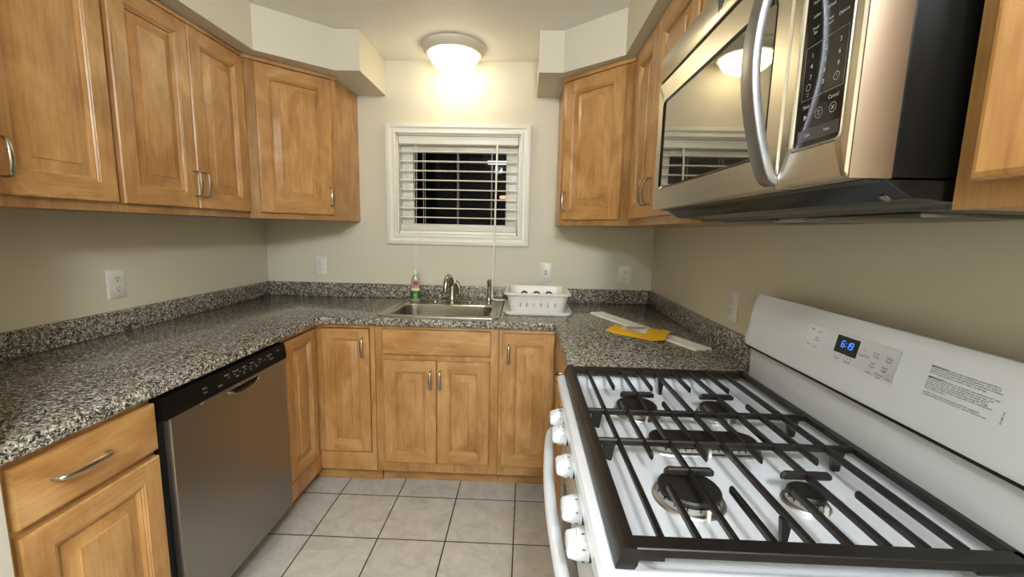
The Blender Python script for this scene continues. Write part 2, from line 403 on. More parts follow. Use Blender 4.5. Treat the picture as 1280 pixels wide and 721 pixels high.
# right run (front faces -x, local x runs away from the back wall)
corner_upper('diagonal maple corner wall cabinet right of the window', (W-.3055-.305, -.3045, UB), -PI/4, (.030, .384), .056, True)
upper('maple wall cabinet with a pair of doors between corner cabinet and microwave', (W-.305, -.612, UB), -PI/2, .757,
      [(.060, .366, .342), (.370, .745, .398)])
upper('short maple wall cabinet above the microwave', (W-.305, -1.371, 1.842), -PI/2, .760, [(.010, .378, None), (.382, .750, None)])
upper('maple wall cabinet at the right edge, beside the black microwave side', (W-.305, -2.133, UB), -PI/2, .50, [(.034, .466, .440)])

# base cabinets
BH = .875
def base(label, loc, rz, width, depth=.609, kick=.09, top=BH-.001):
    t = thing('base_cabinet', label, 'cabinet', loc, rz)
    MB().box(.001, width-.001, .020, depth-.003, .100, top).build('carcass', [M_WV], t, world=False)
    MB().box(.0005, width-.0005, 0, .0195, .100, BH-.001, .001).build('face_frame', [M_WV], t, world=False)
    MB().box(.001, width-.001, kick, kick+.016, .001, .099).build('toe_kick', [M_WH], t, world=False)
    return t
t = base('maple base cabinet with drawer over a door, left of the dishwasher', (.610, -1.909, 0), PI/2, .355)
add_drawer(t, .020, .352, .724, .858, (.145, .800, .118)); add_door(t, .020, .352, .130, .706)
t = base('maple sink base cabinet with false drawer front and a pair of doors', (.905, -.610, 0), 0, .620, top=.715)
add_drawer(t, .042, .581, .731, .860); add_door(t, .044, .3105, .158, .703, (.285, .560)); add_door(t, .3135, .579, .158, .703, (.333, .560))
t = base('narrow maple base cabinet with a tall door right of the sink base', (1.526, -.610, 0), 0, .296)
add_door(t, .019, .276, .156, .855, (.050, .705))
t = base('maple base cabinet facing the dishwasher, between the sink run and the white range', (1.824, -.640, 0), -PI/2, .732)
add_drawer(t, .140, .715, .731, .860, (.42, .79, .110)); add_door(t, .140, .426, .158, .703, (.400, .560)); add_door(t, .429, .715, .158, .703, (.455, .560))
t = base('maple base cabinet nearest the viewer, at the near side of the white range', (1.824, -2.160, 0), -PI/2, .60)
add_drawer(t, .020, .58, .731, .860, (.30, .79, .110)); add_door(t, .020, .299, .158, .703); add_door(t, .301, .58, .158, .703)
# inside corner cabinet with its two doors meeting at 90 degrees
t = thing('corner_base_cabinet', 'maple corner base cabinet with two doors meeting at a right angle', 'cabinet', (.610, -.610, 0))
cb = MB()
cb.prism([(.002, -.002), (.903, -.002), (.903, -.592), (.592, -.592), (.592, -.930), (.002, -.930)], .100, BH-.001)
cb.build('carcass', [M_WV], t)
ff = MB()
ff.box(.610, .903, -.610, -.5915, .100, .196); ff.box(.880, .903, -.610, -.5915, .196, BH-.001); ff.box(.610, .880, -.610, -.5915, .858, BH-.001)
ff.box(.5915, .610, -.930, -.5915, .100, .186); ff.box(.5915, .610, -.930, -.905, .186, BH-.001); ff.box(.5915, .610, -.905, -.5915, .860, BH-.001)
ff.build('face_frame', [M_WV], t)
tk = MB(); tk.box(.530, .903, -.536, -.520, .001, .099); tk.box(.514, .530, -.930, -.520, .001, .099); tk.build('toe_kick', [M_WH], t)
d = door_mb(.240, .650, .048, .026).build('door', [M_WV, M_WH], t, world=False); place(d, .026, .012, .202)
h = handle_mb().build('handle', M_NICK, d, world=False, angle=60); place(h, .212, -.0205, .512)
d = door_mb(.262, .660, .048, .026).build('door', [M_WV, M_WH], t, world=False); place(d, -.012, -.290, .194, 0, 0, PI/2)

# ------------------------------------------------------------------ countertop
ct = MB().prism([(.001, -1.908), (.635, -1.908), (.635, -.680), (.648, -.648), (.680, -.635), (1.795, -.635), (1.799, -.640), (1.799, -1.372), (W-.001, -1.372), (W-.001, -.001), (.001, -.001)], .876, CT, bev=.006)
cto = ct.build('countertop', M_GRAN)
cut = MB().loft([rrect(.915, 1.505, -.575, -.085, .05, .80), rrect(.915, 1.505, -.575, -.085, .05, .95)])
boolean(cto, cut)
tag(cto, 'long speckled granite countertop running round three walls', 'countertop')
ORG[cto.name] = Vector((0, 0, 0))
MB().box(.0215, W-.0215, -.0205, -.001, CT+.0003, 1.001, .002).build('backsplash', M_GRAN, cto)
MB().box(.001, .021, -1.908, -.001, CT+.0003, 1.001, .002).build('backsplash', M_GRAN, cto)
MB().box(W-.021, W-.001, -1.372, -.001, CT+.0003, 1.001, .002).build('backsplash', M_GRAN, cto)
c2 = MB().prism([(1.799, -2.158), (1.799, -2.77), (W-.001, -2.77), (W-.001, -2.158)], .876, CT, bev=.006).build('countertop', M_GRAN)
tag(c2, 'short speckled granite countertop at the near side of the white range', 'countertop')
ORG[c2.name] = Vector((0, 0, 0))
MB().box(W-.021, W-.001, -2.77, -2.158, CT+.0003, 1.001, .002).build('backsplash', M_GRAN, c2)

# ------------------------------------------------------------------ sink, faucet, sprayer, bottle
t = thing('kitchen_sink', 'stainless steel drop-in sink set in the granite counter under the window', 'sink', (1.210, -.33, CT))
s = MB()
R_ = lambda x0, x1, y0, y1, r, z: rrect(x0, x1, y0, y1, r, z)
s.loft([R_(.896, 1.524, -.592, -.066, .045, CT+.0005), R_(.898, 1.522, -.590, -.068, .044, CT+.005), R_(.906, 1.514, -.582, -.076, .040, CT+.008),
        R_(.914, 1.506, -.574, -.084, .036, CT+.0065), R_(.920, 1.500, -.568, -.090, .03, CT+.0035)], False, False)
# deck with the bowl opening: bridge from the rim line to the bowl line
s.loft([R_(.920, 1.500, -.568, -.090, .03, CT+.0035), R_(.952, 1.470, -.545, -.225, .06, CT+.0035), R_(.958, 1.464, -.539, -.231, .06, CT-.002),
        R_(.966, 1.456, -.530, -.240, .06, CT-.15), R_(.985, 1.437, -.512, -.258, .055, CT-.172), R_(1.02, 1.40, -.48, -.29, .05, CT-.178)], False, True)
s.build('basin', M_STEELS, t)
MB().lathe([(.044, .002), (.042, .005), (.034, .004), (.03, .001), (.012, .001)], (1.21, -.385, CT-.178), 24).build('drain', M_NICK, t)
for x in (1.105, 1.315):
    MB().lathe([(.020, .0005), (.020, .005), (.016, .008), (.002, .009)], (x, -.125, CT+.0032), 20).build('hole_cover', M_NICK, t)
Z = CT+.0037
t = thing('faucet', 'brushed nickel faucet with a curved spout behind the sink bowl', 'faucet', (1.208, -.125, Z))
f = MB().lathe([(.031, .0), (.031, .006), (.026, .012), (.021, .030), (.020, .090), (.018, .105), (.010, .112)], (1.208, -.125, Z+.0005), 24)
f.build('body', M_NICK, t)
sp = catmull([(1.206, -.125, Z+.085), (1.203, -.135, Z+.125), (1.199, -.160, Z+.155), (1.195, -.195, Z+.158), (1.191, -.225, Z+.138), (1.189, -.237, Z+.105), (1.188, -.240, Z+.075)], 5)
MB().tube(sp, [.017-.004*i/30 for i in range(len(sp))], 12).build('spout', M_NICK, t)
lv = catmull([(1.212, -.122, Z+.100), (1.222, -.116, Z+.120), (1.236, -.112, Z+.112), (1.247, -.112, Z+.085), (1.252, -.112, Z+.050)], 5)
MB().tube(lv, [.012, *[.0125]*(len(lv)-2), .007], 10).build('lever', M_NICK, t)
t = thing('side_sprayer', 'slim nickel side sprayer standing between faucet and white dish drainer', 'sprayer', (1.432, -.125, Z))
MB().lathe([(.020, .0005), (.020, .005), (.014, .012), (.012, .030)], (1.432, -.125, Z), 18).build('base', M_NICK, t)
MB().tube([(1.432, -.125, Z+.025), (1.432, -.126, Z+.085), (1.433, -.128, Z+.110), (1.434, -.134, Z+.128)], [.011, .011, .013, .012], 12).build('handle', M_NICK, t)
MB().tube([(1.434, -.122, Z+.126), (1.434, -.140, Z+.132), (1.434, -.158, Z+.128)], [.012, .014, .013], 12).build('spray_head', M_NICK, t)
# soap bottle
M_BOT = mat('clear_plastic', (206, 216, 200), .12, trans=.5)
M_GRN = mat('green_label', (38, 92, 48), .4); M_RED = mat('red_label', (196, 52, 74), .4); M_CREAM = mat('cream_label', (214, 206, 160), .45); M_CLR = mat('clear_cap', (206, 222, 210), .25)
t = thing('dish_soap_bottle', 'small dish soap bottle with pink and green label at the sink corner', 'bottle', (.980, -.110, Z))
c = (.980, -.110, Z+.0005)
ell = lambda rx, ry, z: [(c[0]+rx*math.cos(2*PI*k/24), c[1]+ry*math.sin(2*PI*k/24), c[2]+z) for k in range(24)]
MB().loft([ell(.026, .018, 0), ell(.030, .021, .006), ell(.030, .021, .055), ell(.025, .018, .080), ell(.027, .019, .110), ell(.024, .017, .135), ell(.011, .011, .152), ell(.011, .011, .160)]).build('bottle_body', M_BOT, t)
MB().loft([ell(.0305, .0215, .012), ell(.0307, .0217, .030), ell(.0307, .0217, .048), ell(.0296, .0208, .060)], False, False).build('label_band', M_GRN, t)
MB().loft([ell(.0290, .0205, .061), ell(.0258, .0186, .078)], False, False).build('label_stripe', M_CREAM, t)
MB().lathe([(.001, 0), (.015, .0), (.015, .002), (.001, .002)], (0, 0, 0), 16, M=Matrix.Translation((c[0]+.006, c[1]-.0185, c[2]+.108)) @ Matrix.Rotation(PI/2, 4, 'X')).build('round_emblem', M_RED, t)
MB().loft([ell(.013, .013, .158), ell(.014, .014, .160), ell(.013, .013, .176), ell(.008, .008, .184), ell(.004, .004, .192)]).build('cap', M_CLR, t)
l2 = MB()
for z, wd in ((.043, .022), (.032, .026), (.021, .018)): l2.box(c[0]-wd/2+.004, c[0]+wd/2+.004, c[1]-.0226, c[1]-.0212, c[2]+z-.003, c[2]+z+.002)
l2.build('label_print', mat('lime_print', (150, 196, 80), .5), t)

# ------------------------------------------------------------------ dish drainer and its tray
RZ = CT+.0006
t = thing('drip_tray', 'white plastic drip tray under the dish drainer right of the sink', 'tray', (1.72, -.28, RZ))
tr = MB()
A = lambda d, z, r=.045: rrect(1.535+d, 1.900-d, -.485+d, -.075-d, max(r-d, .01), RZ+z)
tr.loft([A(.012, .0), A(.004, .006), A(.0, .020), A(.003, .022), A(.007, .020), A(.012, .010), A(.03, .007)], True, True)
tr.build('tray_body', M_WPL, t)
t = thing('dish_drainer', 'white plastic dish drainer basket with arched holes on its tray', 'dish rack', (1.71, -.28, RZ))
bz = RZ+.0085
B = lambda d, z, r=.04: rrect(1.570-d*.75, 1.862+d*.75, -.425-d*.8, -.135+d*.8, r, bz+z)
rk = MB()
rk.loft([B(0, 0), B(.020, .078), B(.026, .092), B(.042, .094), B(.044, .100), B(.040, .105), B(.022, .106), B(.017, .098), B(.014, .078), B(-.005, .006)], True, True)
ro = rk.build('basket', M_WPL, t)
# openings: arched slots along both long walls and ovals on the short walls
cu = MB()
def arch(cx, z0, r, th, ya, yb):
    pts = [(cx+r*math.cos(PI*k/8), z0+r*math.sin(PI*k/8)) for k in range(9)]+[(cx+(r-th)*math.cos(PI*k/8), z0+(r-th)*math.sin(PI*k/8)) for k in range(8, -1, -1)]
    cu.prism([(p[0]-ORG[t.name].x, p[1]-ORG[t.name].z) for p in pts], ya-ORG[t.name].y, yb-ORG[t.name].y, axis='y')
def slot(cx, z0, z1, hw, ya, yb):
    cu.prism([(p[0]-ORG[t.name].x, p[1]-ORG[t.name].z) for p in [(cx-hw, z0), (cx+hw, z0), (cx+hw*.8, z1-hw), (cx, z1), (cx-hw*.8, z1-hw)]], ya-ORG[t.name].y, yb-ORG[t.name].y, axis='y')
for cx in (1.645, 1.718, 1.791):
    arch(cx, bz+.050, .024, .011, -.20, -.05)
for cx in (1.625, 1.660, 1.695, 1.735, 1.772, 1.808):
    slot(cx, bz+.032, bz+.056, .005, -.52, -.36)
for cy in (-.35, -.28, -.21):
    p = [(cy-.015-ORG[t.name].y, bz+.02-ORG[t.name].z), (cy+.015-ORG[t.name].y, bz+.02-ORG[t.name].z), (cy+.012-ORG[t.name].y, bz+.055-ORG[t.name].z), (cy-.012-ORG[t.name].y, bz+.055-ORG[t.name].z)]
    cu.prism(p, -.2, .2, axis='x')
ro.location = (0, 0, 0)
boolean(ro, cu)
pr_ = MB()
for k in range(9):
    x = 1.605+k*.026
    pr_.tube([(x, -.30, bz+.004), (x, -.30, bz+.040), (x, -.298, bz+.052)], [.004, .004, .003], 6)
pr_.build('plate_prongs', M_WPL, t)

# ------------------------------------------------------------------ white strips and yellow mailer on the right counter
def strip(name, a, b, wd, th, z, label):
    a = Vector((*a, z)); b = Vector((*b, z)); d = (b-a).normalized(); n = Vector((-d.y, d.x, 0)); u = Vector((0, 0, 1)); L = (b-a).length
    prof = [(-wd/2, 0), (-wd/2+.002, th), (-wd/6, th), (-wd/6+.001, th*.9), (-wd/6+.002, th), (wd/6, th), (wd/6+.001, th*.9), (wd/6+.002, th), (wd/2-.002, th), (wd/2, 0), (wd/2-.002, 0), (wd/2-.004, th*.7),
            (wd/6+.003, th*.7), (wd/6+.003, 0), (wd/6, 0), (wd/6, th*.7), (-wd/6, th*.7), (-wd/6, 0), (-wd/6-.003, 0), (-wd/6-.003, th*.7), (-wd/2+.004, th*.7), (-wd/2+.002, 0)]
    mb = MB().loft([[tuple(a+d*s_+n*p+u*q) for p, q in prof] for s_ in (0, L/2, L)])
    o = mb.build(name, M_STRIP, loc=tuple((a+b)/2)); tag(o, label, 'plastic strip', 'white plastic strips on the right counter')
def off2(a, b, o):
    d = Vector((b[0]-a[0], b[1]-a[1])).normalized(); n = Vector((-d.y, d.x)); return (a[0]+n.x*o, a[1]+n.y*o), (b[0]+n.x*o, b[1]+n.y*o)
A0, B0 = (2.044, -.350), (2.338, -1.052)
a, b = off2(A0, B0, .0185)
strip('plastic_strip', a, b, .035, .008, CT+.0005, 'long white plastic strip on the right counter, lying nearer the right wall')
a, b = off2((A0[0]-.004, A0[1]+.0), (B0[0]-.003, B0[1]+.004), -.0185)
strip('plastic_strip', a, b, .035, .008, CT+.0005, 'long white plastic strip on the right counter, lying nearer the sink')
def mailer():
    t = thing('padded_mailer', 'yellow padded mailer envelope lying across the white plastic strips', 'envelope', (2.16, -.80, CT+.0095))
    P00, P10, P11, P01 = Vector((2.012, -.786)), Vector((2.214, -.960)), Vector((2.312, -.785)), Vector((2.080, -.655))
    d = (Vector(B0)-Vector(A0)).normalized(); n = Vector((-d.y, d.x))
    nu, nv = 24, 14
    def pt(u, v, top):
        q = (P00*(1-u)+P10*u)*(1-v)+(P01*(1-u)+P11*u)*v
        e = min(1, min(u, 1-u)*9)*min(1, min(v, 1-v)*5)
        dist = abs((q-Vector(A0)).dot(n))
        lift = .0098*max(0, min(1, 1.9-dist/.037))
        wr = .0016*math.sin(u*17+v*5)+.0012*math.sin(v*23-u*6)
        z = CT+.0016+max(lift, 0)+.003*(1-min(1, u*4))*0
        curl = .012*max(0, u-.82)/.18*(1-.4*v)+.006*max(0, .12-u)/.12
        return (q.x, q.y, z+curl+(e*.007+wr*e+.0009 if top else 0))
    mb = MB(); vs = [pt(i/nu, j/nv, True) for j in range(nv+1) for i in range(nu+1)]+[pt(i/nu, j/nv, False) for j in range(nv+1) for i in range(nu+1)]
    K = (nu+1)*(nv+1); fs = []
    for j in range(nv):
        for i in range(nu):
            a = j*(nu+1)+i; fs.append([a, a+1, a+nu+2, a+nu+1]); fs.append([K+a, K+a+nu+1, K+a+nu+2, K+a+1])
    ring = [i for i in range(nu+1)]+[j*(nu+1)+nu for j in range(1, nv+1)]+[nv*(nu+1)+i for i in range(nu-1, -1, -1)]+[j*(nu+1) for j in range(nv-1, 0, -1)]
    for i in range(len(ring)): a, b = ring[i], ring[(i+1) % len(ring)]; fs.append([a, K+a, K+b, b])
    mb.add(vs, fs); mb.build('envelope', M_YEL, t, angle=60)
    lb = MB()
    def patch(u0, u1, v0, v1, mi, dz):
        n_, m_ = 10, 5
        V = []
        for j in range(m_+1):
            for i in range(n_+1):
                p = pt(u0+(u1-u0)*i/n_, v0+(v1-v0)*j/m_, True); V.append((p[0], p[1], p[2]+dz))
        lb.add(V, [[j*(n_+1)+i, j*(n_+1)+i+1, (j+1)*(n_+1)+i+1, (j+1)*(n_+1)+i] for j in range(m_) for i in range(n_)], mi)
    patch(.20, .64, .38, .86, 0, .0008); patch(.26, .60, .60, .80, 1, .0012); patch(.30, .44, .44, .56, 1, .0012)
    lb.build('shipping_label', [M_LAB, M_CAST], t, angle=60)
mailer()

# ------------------------------------------------------------------ dishwasher
t = thing('dishwasher', 'stainless steel dishwasher with a black control strip on the left run', 'dishwasher', (.640, -1.249, 0))
Y0, Y1 = -1.549, -.950
MB().box(.06, .600, Y0+.002, Y1-.002, .10, .868, .002).build('tub_body', M_BLKM, t)
MB().box(.500, .520, Y0+.003, Y1-.003, .004, .125, .002).build('toe_panel', M_BLKM, t)
MB().box(.600, .618, Y0, Y1, .126, .868, .002).build('door_edge', M_BLK, t)
d = MB()
d.box(.6185, .645, Y0+.020, Y1, .132, .800, .004); d.build('door', M_STEELV, t)
pn = MB(); pn.prism([(.6185, .802), (.648, .802), (.651, .812), (.644, .868), (.6185, .868)], Y0, Y1, axis='y')
# prism with axis 'y' takes (x,z) pairs
po = pn.build('control_panel', mat('panel_black', (8, 8, 9), .5, spec=.15), t)
tx = MB()
nrm = Vector((.056, 0, .007)).normalized(); zax = (Vector((.644, 0, .868))-Vector((.651, 0, .812))).normalized()
def dw_frame(y, s_):
    o = Vector((.651, y, .812))+zax*s_+nrm*.0006
    return Matrix(((0, zax.x, nrm.x, o.x), (1, zax.y, nrm.y, o.y), (0, zax.z, nrm.z, o.z), (0, 0, 0, 1)))
def dtext(y, s_, txt, size): vs, fs = text_geo(txt, size); tx.add(vs, fs, 0, dw_frame(y, s_))
for i, wd in enumerate(('Heavy', 'Normal', 'Light', 'Rinse', 'Auto')): dtext(-1.300+i*.045, .038, wd, .0095)
for i, wd in enumerate(('Heat', 'Dry', 'Hi', 'Sani')): dtext(-1.250+i*.036, .018, wd, .0085)
dtext(-1.400, .030, 'Start', .0095); dtext(-1.400, .016, 'Reset', .0075); dtext(-1.06, .036, 'Options', .010); dtext(-1.005, .040, 'Lock', .010); dtext(-1.05, .018, 'Cancel', .009); dtext(-1.335, .014, 'Delay', .009)
for i in range(9): tx.box(-.006, .006, -.0006, .0006, -.0001, .0001, M=dw_frame(-1.29+i*.028, .027))
tx.build('panel_print', M_TEXTW, t)
hp = MB(); hp.box(.640, .6560, -1.420, -1.020, .793, .8045, .003); hp.build('handle_lip', M_STEELV, t)
pk = MB(); n_ = 12
pts = [(-1.218+.085*math.cos(PI+PI*k/n_), .790+.030*math.sin(PI+PI*k/n_)) for k in range(n_+1)]
pk.loft([[(.6454, p[0], p[1]) for p in pts], [(.656, -1.218+(p[0]+1.218)*.92, .790+(p[1]-.790)*.86) for p in pts], [(.657, -1.218+(p[0]+1.218)*.84, .790+(p[1]-.790)*.68) for p in pts], [(.6462, -1.218+(p[0]+1.218)*.78, .790+(p[1]-.790)*.56) for p in pts]], False, False)
pk.build('pocket_handle', M_STEELV, t)
pr3 = MB(); pr3.prism([(-1.218+.083*math.cos(PI+PI*k/12), .7925+.026*math.sin(PI+PI*k/12)) for k in range(13)], .6452, .6458, axis='x'); pr3.build('pocket_shade', M_BLKM, t)  # flat black patch painting the shadow inside the handle pocket

# ------------------------------------------------------------------ microwave over the range
MX, MB0, MT, MY0, MY1 = 2.012, 1.422, 1.834, -2.130, -1.373      # front, bottom, top, near, far
t = thing('microwave', 'stainless steel over-the-range microwave with mirror-like window on the right wall', 'microwave', (2.2, -1.75, MB0))
MB().box(2.062, W-.002, MY0+.001, MY1-.001, MB0+.001, MT-.002, .003).build('casing', mat('casing_black', (6, 6, 5), .36, spec=.15), t)
fb = MB(); fb.box(2.0298, 2.0615, MY0+.003, MY1, MB0, MT, 0); fb.box(MX+.0015, 2.0615, MY0, MY0+.0029, MB0, MT, .0008, 1); fb.build('front_surround', [M_STEEL, steel('brushed_steel_side', (150, 134, 116), .5, None)], t)
v = MB(); v.box(MX, 2.0295, MY0+.0035, MY1, 1.770, MT-.001, .003); vo = v.build('vent_strip', M_STEEL, t)
MB().box(2.018, 2.0297, MY0+.004, MY1-.001, 1.7625, 1.7705).build('vent_groove', M_BLKM, t)
DY = -1.986
wy0, wy1, wz_0, wz_1 = -1.945, -1.420, 1.477, 1.708
def yz_ring(mb, x0, x1, ya, yb, za, zb, ia, ib, ja, jb, r, mi=0):
    """slab between x0 (front) and x1 with a rounded window opening"""
    def lp(x, rr, a0, a1, b0, b1): return [(x, p[0], p[1]) for p in rrect(a0, a1, b0, b1, rr, 0)]
    mb.loft([lp(x1, .004, ya, yb, za, zb), lp(x0+.003, .004, ya, yb, za, zb), lp(x0, .006, ya+.003, yb-.003, za+.003, zb-.003), lp(x0, r, ia, ib, ja, jb), lp(x0+.003, r-.002, ia+.003, ib-.003, ja+.003, jb-.003), lp(x1, r-.002, ia+.003, ib-.003, ja+.003, jb-.003)], False, False, mi=mi)
d = MB(); yz_ring(d, MX, 2.0295, DY, MY1, MB0+.001, 1.763, wy0, wy1, wz_0, wz_1, .016); do = d.build('door', M_STEEL, t)
MB().box(MX+.003, MX+.012, wy0-.001, wy1+.001, wz_0-.001, wz_1+.001).build('window_glass', M_MWGL, do)
rim = MB(); rr = lambda x, e: [(x, p[0], p[1]) for p in rrect(wy0-e, wy1+e, wz_0-e, wz_1+e, .016, 0)]
rim.loft([rr(MX+.001, .003), rr(MX-.0012, .0015), rr(MX+.003, -.004)], False, False); rim.build('window_rim', M_BLKG, do)
hy = -1.973
hd = catmull([(MX+.004, hy, 1.433), (MX-.010, hy, 1.446), (MX-.028, hy, 1.500), (MX-.041, hy, 1.560), (MX-.045, hy, 1.612), (MX-.040, hy, 1.670), (MX-.026, hy, 1.722), (MX-.008, hy, 1.752), (MX+.004, hy, 1.760)], 5)
hm = MB(); hl = []
for i, p in enumerate(hd):
    tv = (hd[min(i+1, len(hd)-1)]-hd[max(i-1, 0)]).normalized(); nv = Vector((-tv.z, 0, tv.x)); yv = Vector((0, 1, 0))
    hl.append([tuple(p+yv*q[0]+nv*q[1]) for q in rrect(-.0175, .0175, -.0065, .0065, .003, 0, 3)])
hm.loft(hl).build('handle', mat('satin_handle', (150, 150, 154), .36, 1), do, angle=40)
p2 = MB(); yz_ring(p2, MX, 2.0295, MY0+.0035, DY-.003, MB0+.001, 1.763, -2.108, -2.015, 1.471, 1.752, .010); pp = p2.build('control_panel', M_STEEL, t)
MB().box(MX+.002, MX+.012, -2.1085, -2.0145, 1.4705, 1.7525).build('keypad_glass', mat('keypad_glass', (26, 24, 23), .06), pp)
rimc = MB(); rr2 = lambda x, e: [(x, p[0], p[1]) for p in rrect(-2.108-e, -2.015+e, 1.471-e, 1.752+e, .010, 0)]
rimc.loft([rr2(MX+.0005, .0035), rr2(MX-.0015, .002), rr2(MX+.003, -.003)], False, False); rimc.build('keypad_rim', M_NICK, pp)
kp = MB()
def mwt(y, z, s_, size, bold=0):
    vs, fs = text_geo(s_, size, bold=bold)
    kp.add(vs, fs, 0, Matrix(((0, 0, -1, MX+.0013), (-1, 0, 0, y), (0, 1, 0, z), (0, 0, 0, 1))))
cy = (-2.040, -2.066, -2.090)
for r_, row in enumerate((('1', '2', '3'), ('4', '5', '6'), ('7', '8', '9'), ('', '0', ''))):
    for k, ch in enumerate(row):
        if ch: mwt(cy[k], 1.588-.0135*r_, ch, .0080)
for z, row in ((1.735, ('Popcorn', 'Potato', 'Pizza')), (1.715, ('Reheat', 'Beverage', 'Dinner')), (1.695, ('Soften', 'Snacks', 'Keep\nWarm')), (1.675, ('Melt', 'Steam', 'Simmer')), (1.655, ('Popcorn', 'Reheat', 'Keep\nWarm')), (1.637, ('Soften', 'Reheat', 'Defrost')), (1.619, ('Timer\nSet', 'Cook\nPower', 'Defrost'))):
    for k, s_ in enumerate(row): mwt(cy[k], z, s_, .0055)
mwt(-2.038, 1.5245, 'Start', .0066); mwt(-2.088, 1.5245, 'Cancel', .0066)
def ringm(y, z, r_, th=.0005):
    kp.loft([[(MX+.0014, y+rr_*math.cos(2*PI*k/20), z+rr_*math.sin(2*PI*k/20)) for k in range(20)] for rr_ in (r_, r_-th)], False, False)
def linem(ya, yb, za, zb): kp.add([(MX+.0014, ya, za), (MX+.0014, yb, za), (MX+.0014, yb, zb), (MX+.0014, ya, zb)], [[0, 1, 2, 3]])
ringm(-2.064, 1.511, .0068); ringm(-2.089, 1.511, .0060); ringm(-2.089, 1.547, .0050); ringm(-2.038, 1.549, .0044)
kp.add([(MX+.0014, -2.035, 1.5075), (MX+.0014, -2.035, 1.5145), (MX+.0014, -2.0415, 1.511)], [[0, 1, 2]])
for s_ in (-1, 1): kp.tube([(MX+.0014, -2.089-.0022, 1.511-.0022*s_), (MX+.0014, -2.089+.0022, 1.511+.0022*s_)], .0003, 4)
linem(-2.0665, -2.0615, 1.509, 1.5095); linem(-2.0665, -2.0615, 1.513, 1.5135); linem(-2.0642, -2.0638, 1.507, 1.515)
linem(-2.0405, -2.0355, 1.541, 1.5414); linem(-2.0405, -2.0355, 1.538, 1.5384); linem(-2.090, -2.0885, 1.5468, 1.5472); linem(-2.0892, -2.0888, 1.5468, 1.550)
for ya, yb, za, zb in ((-2.102, -2.026, 1.6005, 1.6008), (-2.102, -2.026, 1.5335, 1.5338), (-2.102, -2.1017, 1.5335, 1.6008), (-2.0263, -2.026, 1.5335, 1.6008)): linem(ya, yb, za, zb)
kp.build('keypad_print', M_TEXTW, pp)
bb = MB(); bb.box(MX+.0014, MX+.0018, -2.103, -2.026, 1.479, 1.495); bb.build('lower_keys', mat('dark_key', (52, 52, 56), .2), pp)
kp = MB(); kpx = .0006; mwt(-2.046, 1.487, 'Light', .0055); mwt(-2.082, 1.487, 'Vent', .0055); kp.build('lower_key_print', M_TEXTW, pp)
lg = MB()
def lpoly(pts): lg.prism([(-1.742+a*-1, 1.786+b) for a, b in pts], MX-.0008, MX+.0005, axis='x')
lpoly([(-.016, .030), (-.012, .030), (-.006, .004), (-.009, -.001)]); lpoly([(-.010, .030), (-.005, .030), (.001, .010), (-.003, .004)])
lpoly([(-.002, .030), (.003, .030), (.003, .012), (.000, .006)]); lpoly([(.005, .030), (.010, .030), (.006, .004), (.002, -.001)]); lpoly([(.012, .030), (.016, .030), (.011, .008), (.008, .008)])
lg.build('emblem', mat('emblem_grey', (58, 58, 62), .4), vo)
# underside: black tray with sloped lips, filters and a lamp lens
un = MB()
un.prism([(2.034, MB0-.0005), (2.056, MB0-.002), (2.088, MB0-.022), (2.150, MB0-.026), (2.160, MB0-.031), (W-.02, MB0-.036), (W-.004, MB0-.030), (W-.004, MB0-.0005)], MY0+.003, MY1-.003, axis='y', bev=.0015)
un.build('underside_tray', mat('tray_black', (10, 10, 11), .24), t, angle=20)
for ya, yb in ((-2.04, -1.80), (-1.70, -1.46)):
    MB().box(2.18, 2.36, ya, yb, MB0-.0385, MB0-.0315, .001).build('grease_filter', mat('filter_mesh', (120, 118, 114), .35, 1), t)
MB().box(2.18, 2.34, -1.785, -1.715, MB0-.0375, MB0-.0315, .001).build('lamp_cover', mat('lens_plastic', (120, 120, 116), .2), t)
MB().lathe([(.006, 0), (.006, .002), (.003, .003)], (0, 0, 0), 12, M=Matrix.Translation((2.082, MY0+.030, MB0-.0185)) @ Matrix.Rotation(PI+.55, 4, 'Y')).build('screw', M_NICK, t)

# ------------------------------------------------------------------ gas range
RY0, RY1 = -2.150, -1.376
t = thing('gas_range', 'white freestanding gas range with black grates on the right wall', 'range', (2.05, -1.76, 0))
MB().box(1.800, W-.03, RY0+.004, RY1-.004, .03, .868, .004).build('body', M_ENAM, t)
od = MB().box(1.776, 1.7995, RY0+.006, RY1-.006, .215, .765, .008); odo = od.build('oven_door', M_ENAM, t)
MB().box(1.7745, 1.7758, -2.03, -1.50, .33, .63, .0005).build('door_window', M_BLKG, odo)
MB().box(1.778, 1.7995, RY0+.006, RY1-.006, .045, .207, .008).build('storage_drawer', M_ENAM, t)
hb = MB(); hp_ = [(1.778, -2.11, .755), (1.752, -2.105, .757), (1.732, -2.06, .760), (1.7185, -1.90, .762), (1.7145, -1.763, .762), (1.7185, -1.62, .762), (1.732, -1.465, .760), (1.752, -1.420, .757), (1.778, -1.416, .755)]
hb.tube(catmull(hp_, 6), .0135, 12, rb=.011); hb.build('oven_handle', M_ENAM, odo, angle=60)
cpn = MB(); cpn.prism([(1.7995, .775), (1.782, .778), (1.768, .800), (1.764, .866), (1.7995, .868)], RY0+.004, RY1-.004, axis='y', bev=.003); cpo = cpn.build('knob_panel', M_ENAM, t)
MB().box(1.785, 1.7998, RY0+.008, RY1-.008, .7655, .7775).build('door_gap', M_BLKM, t)
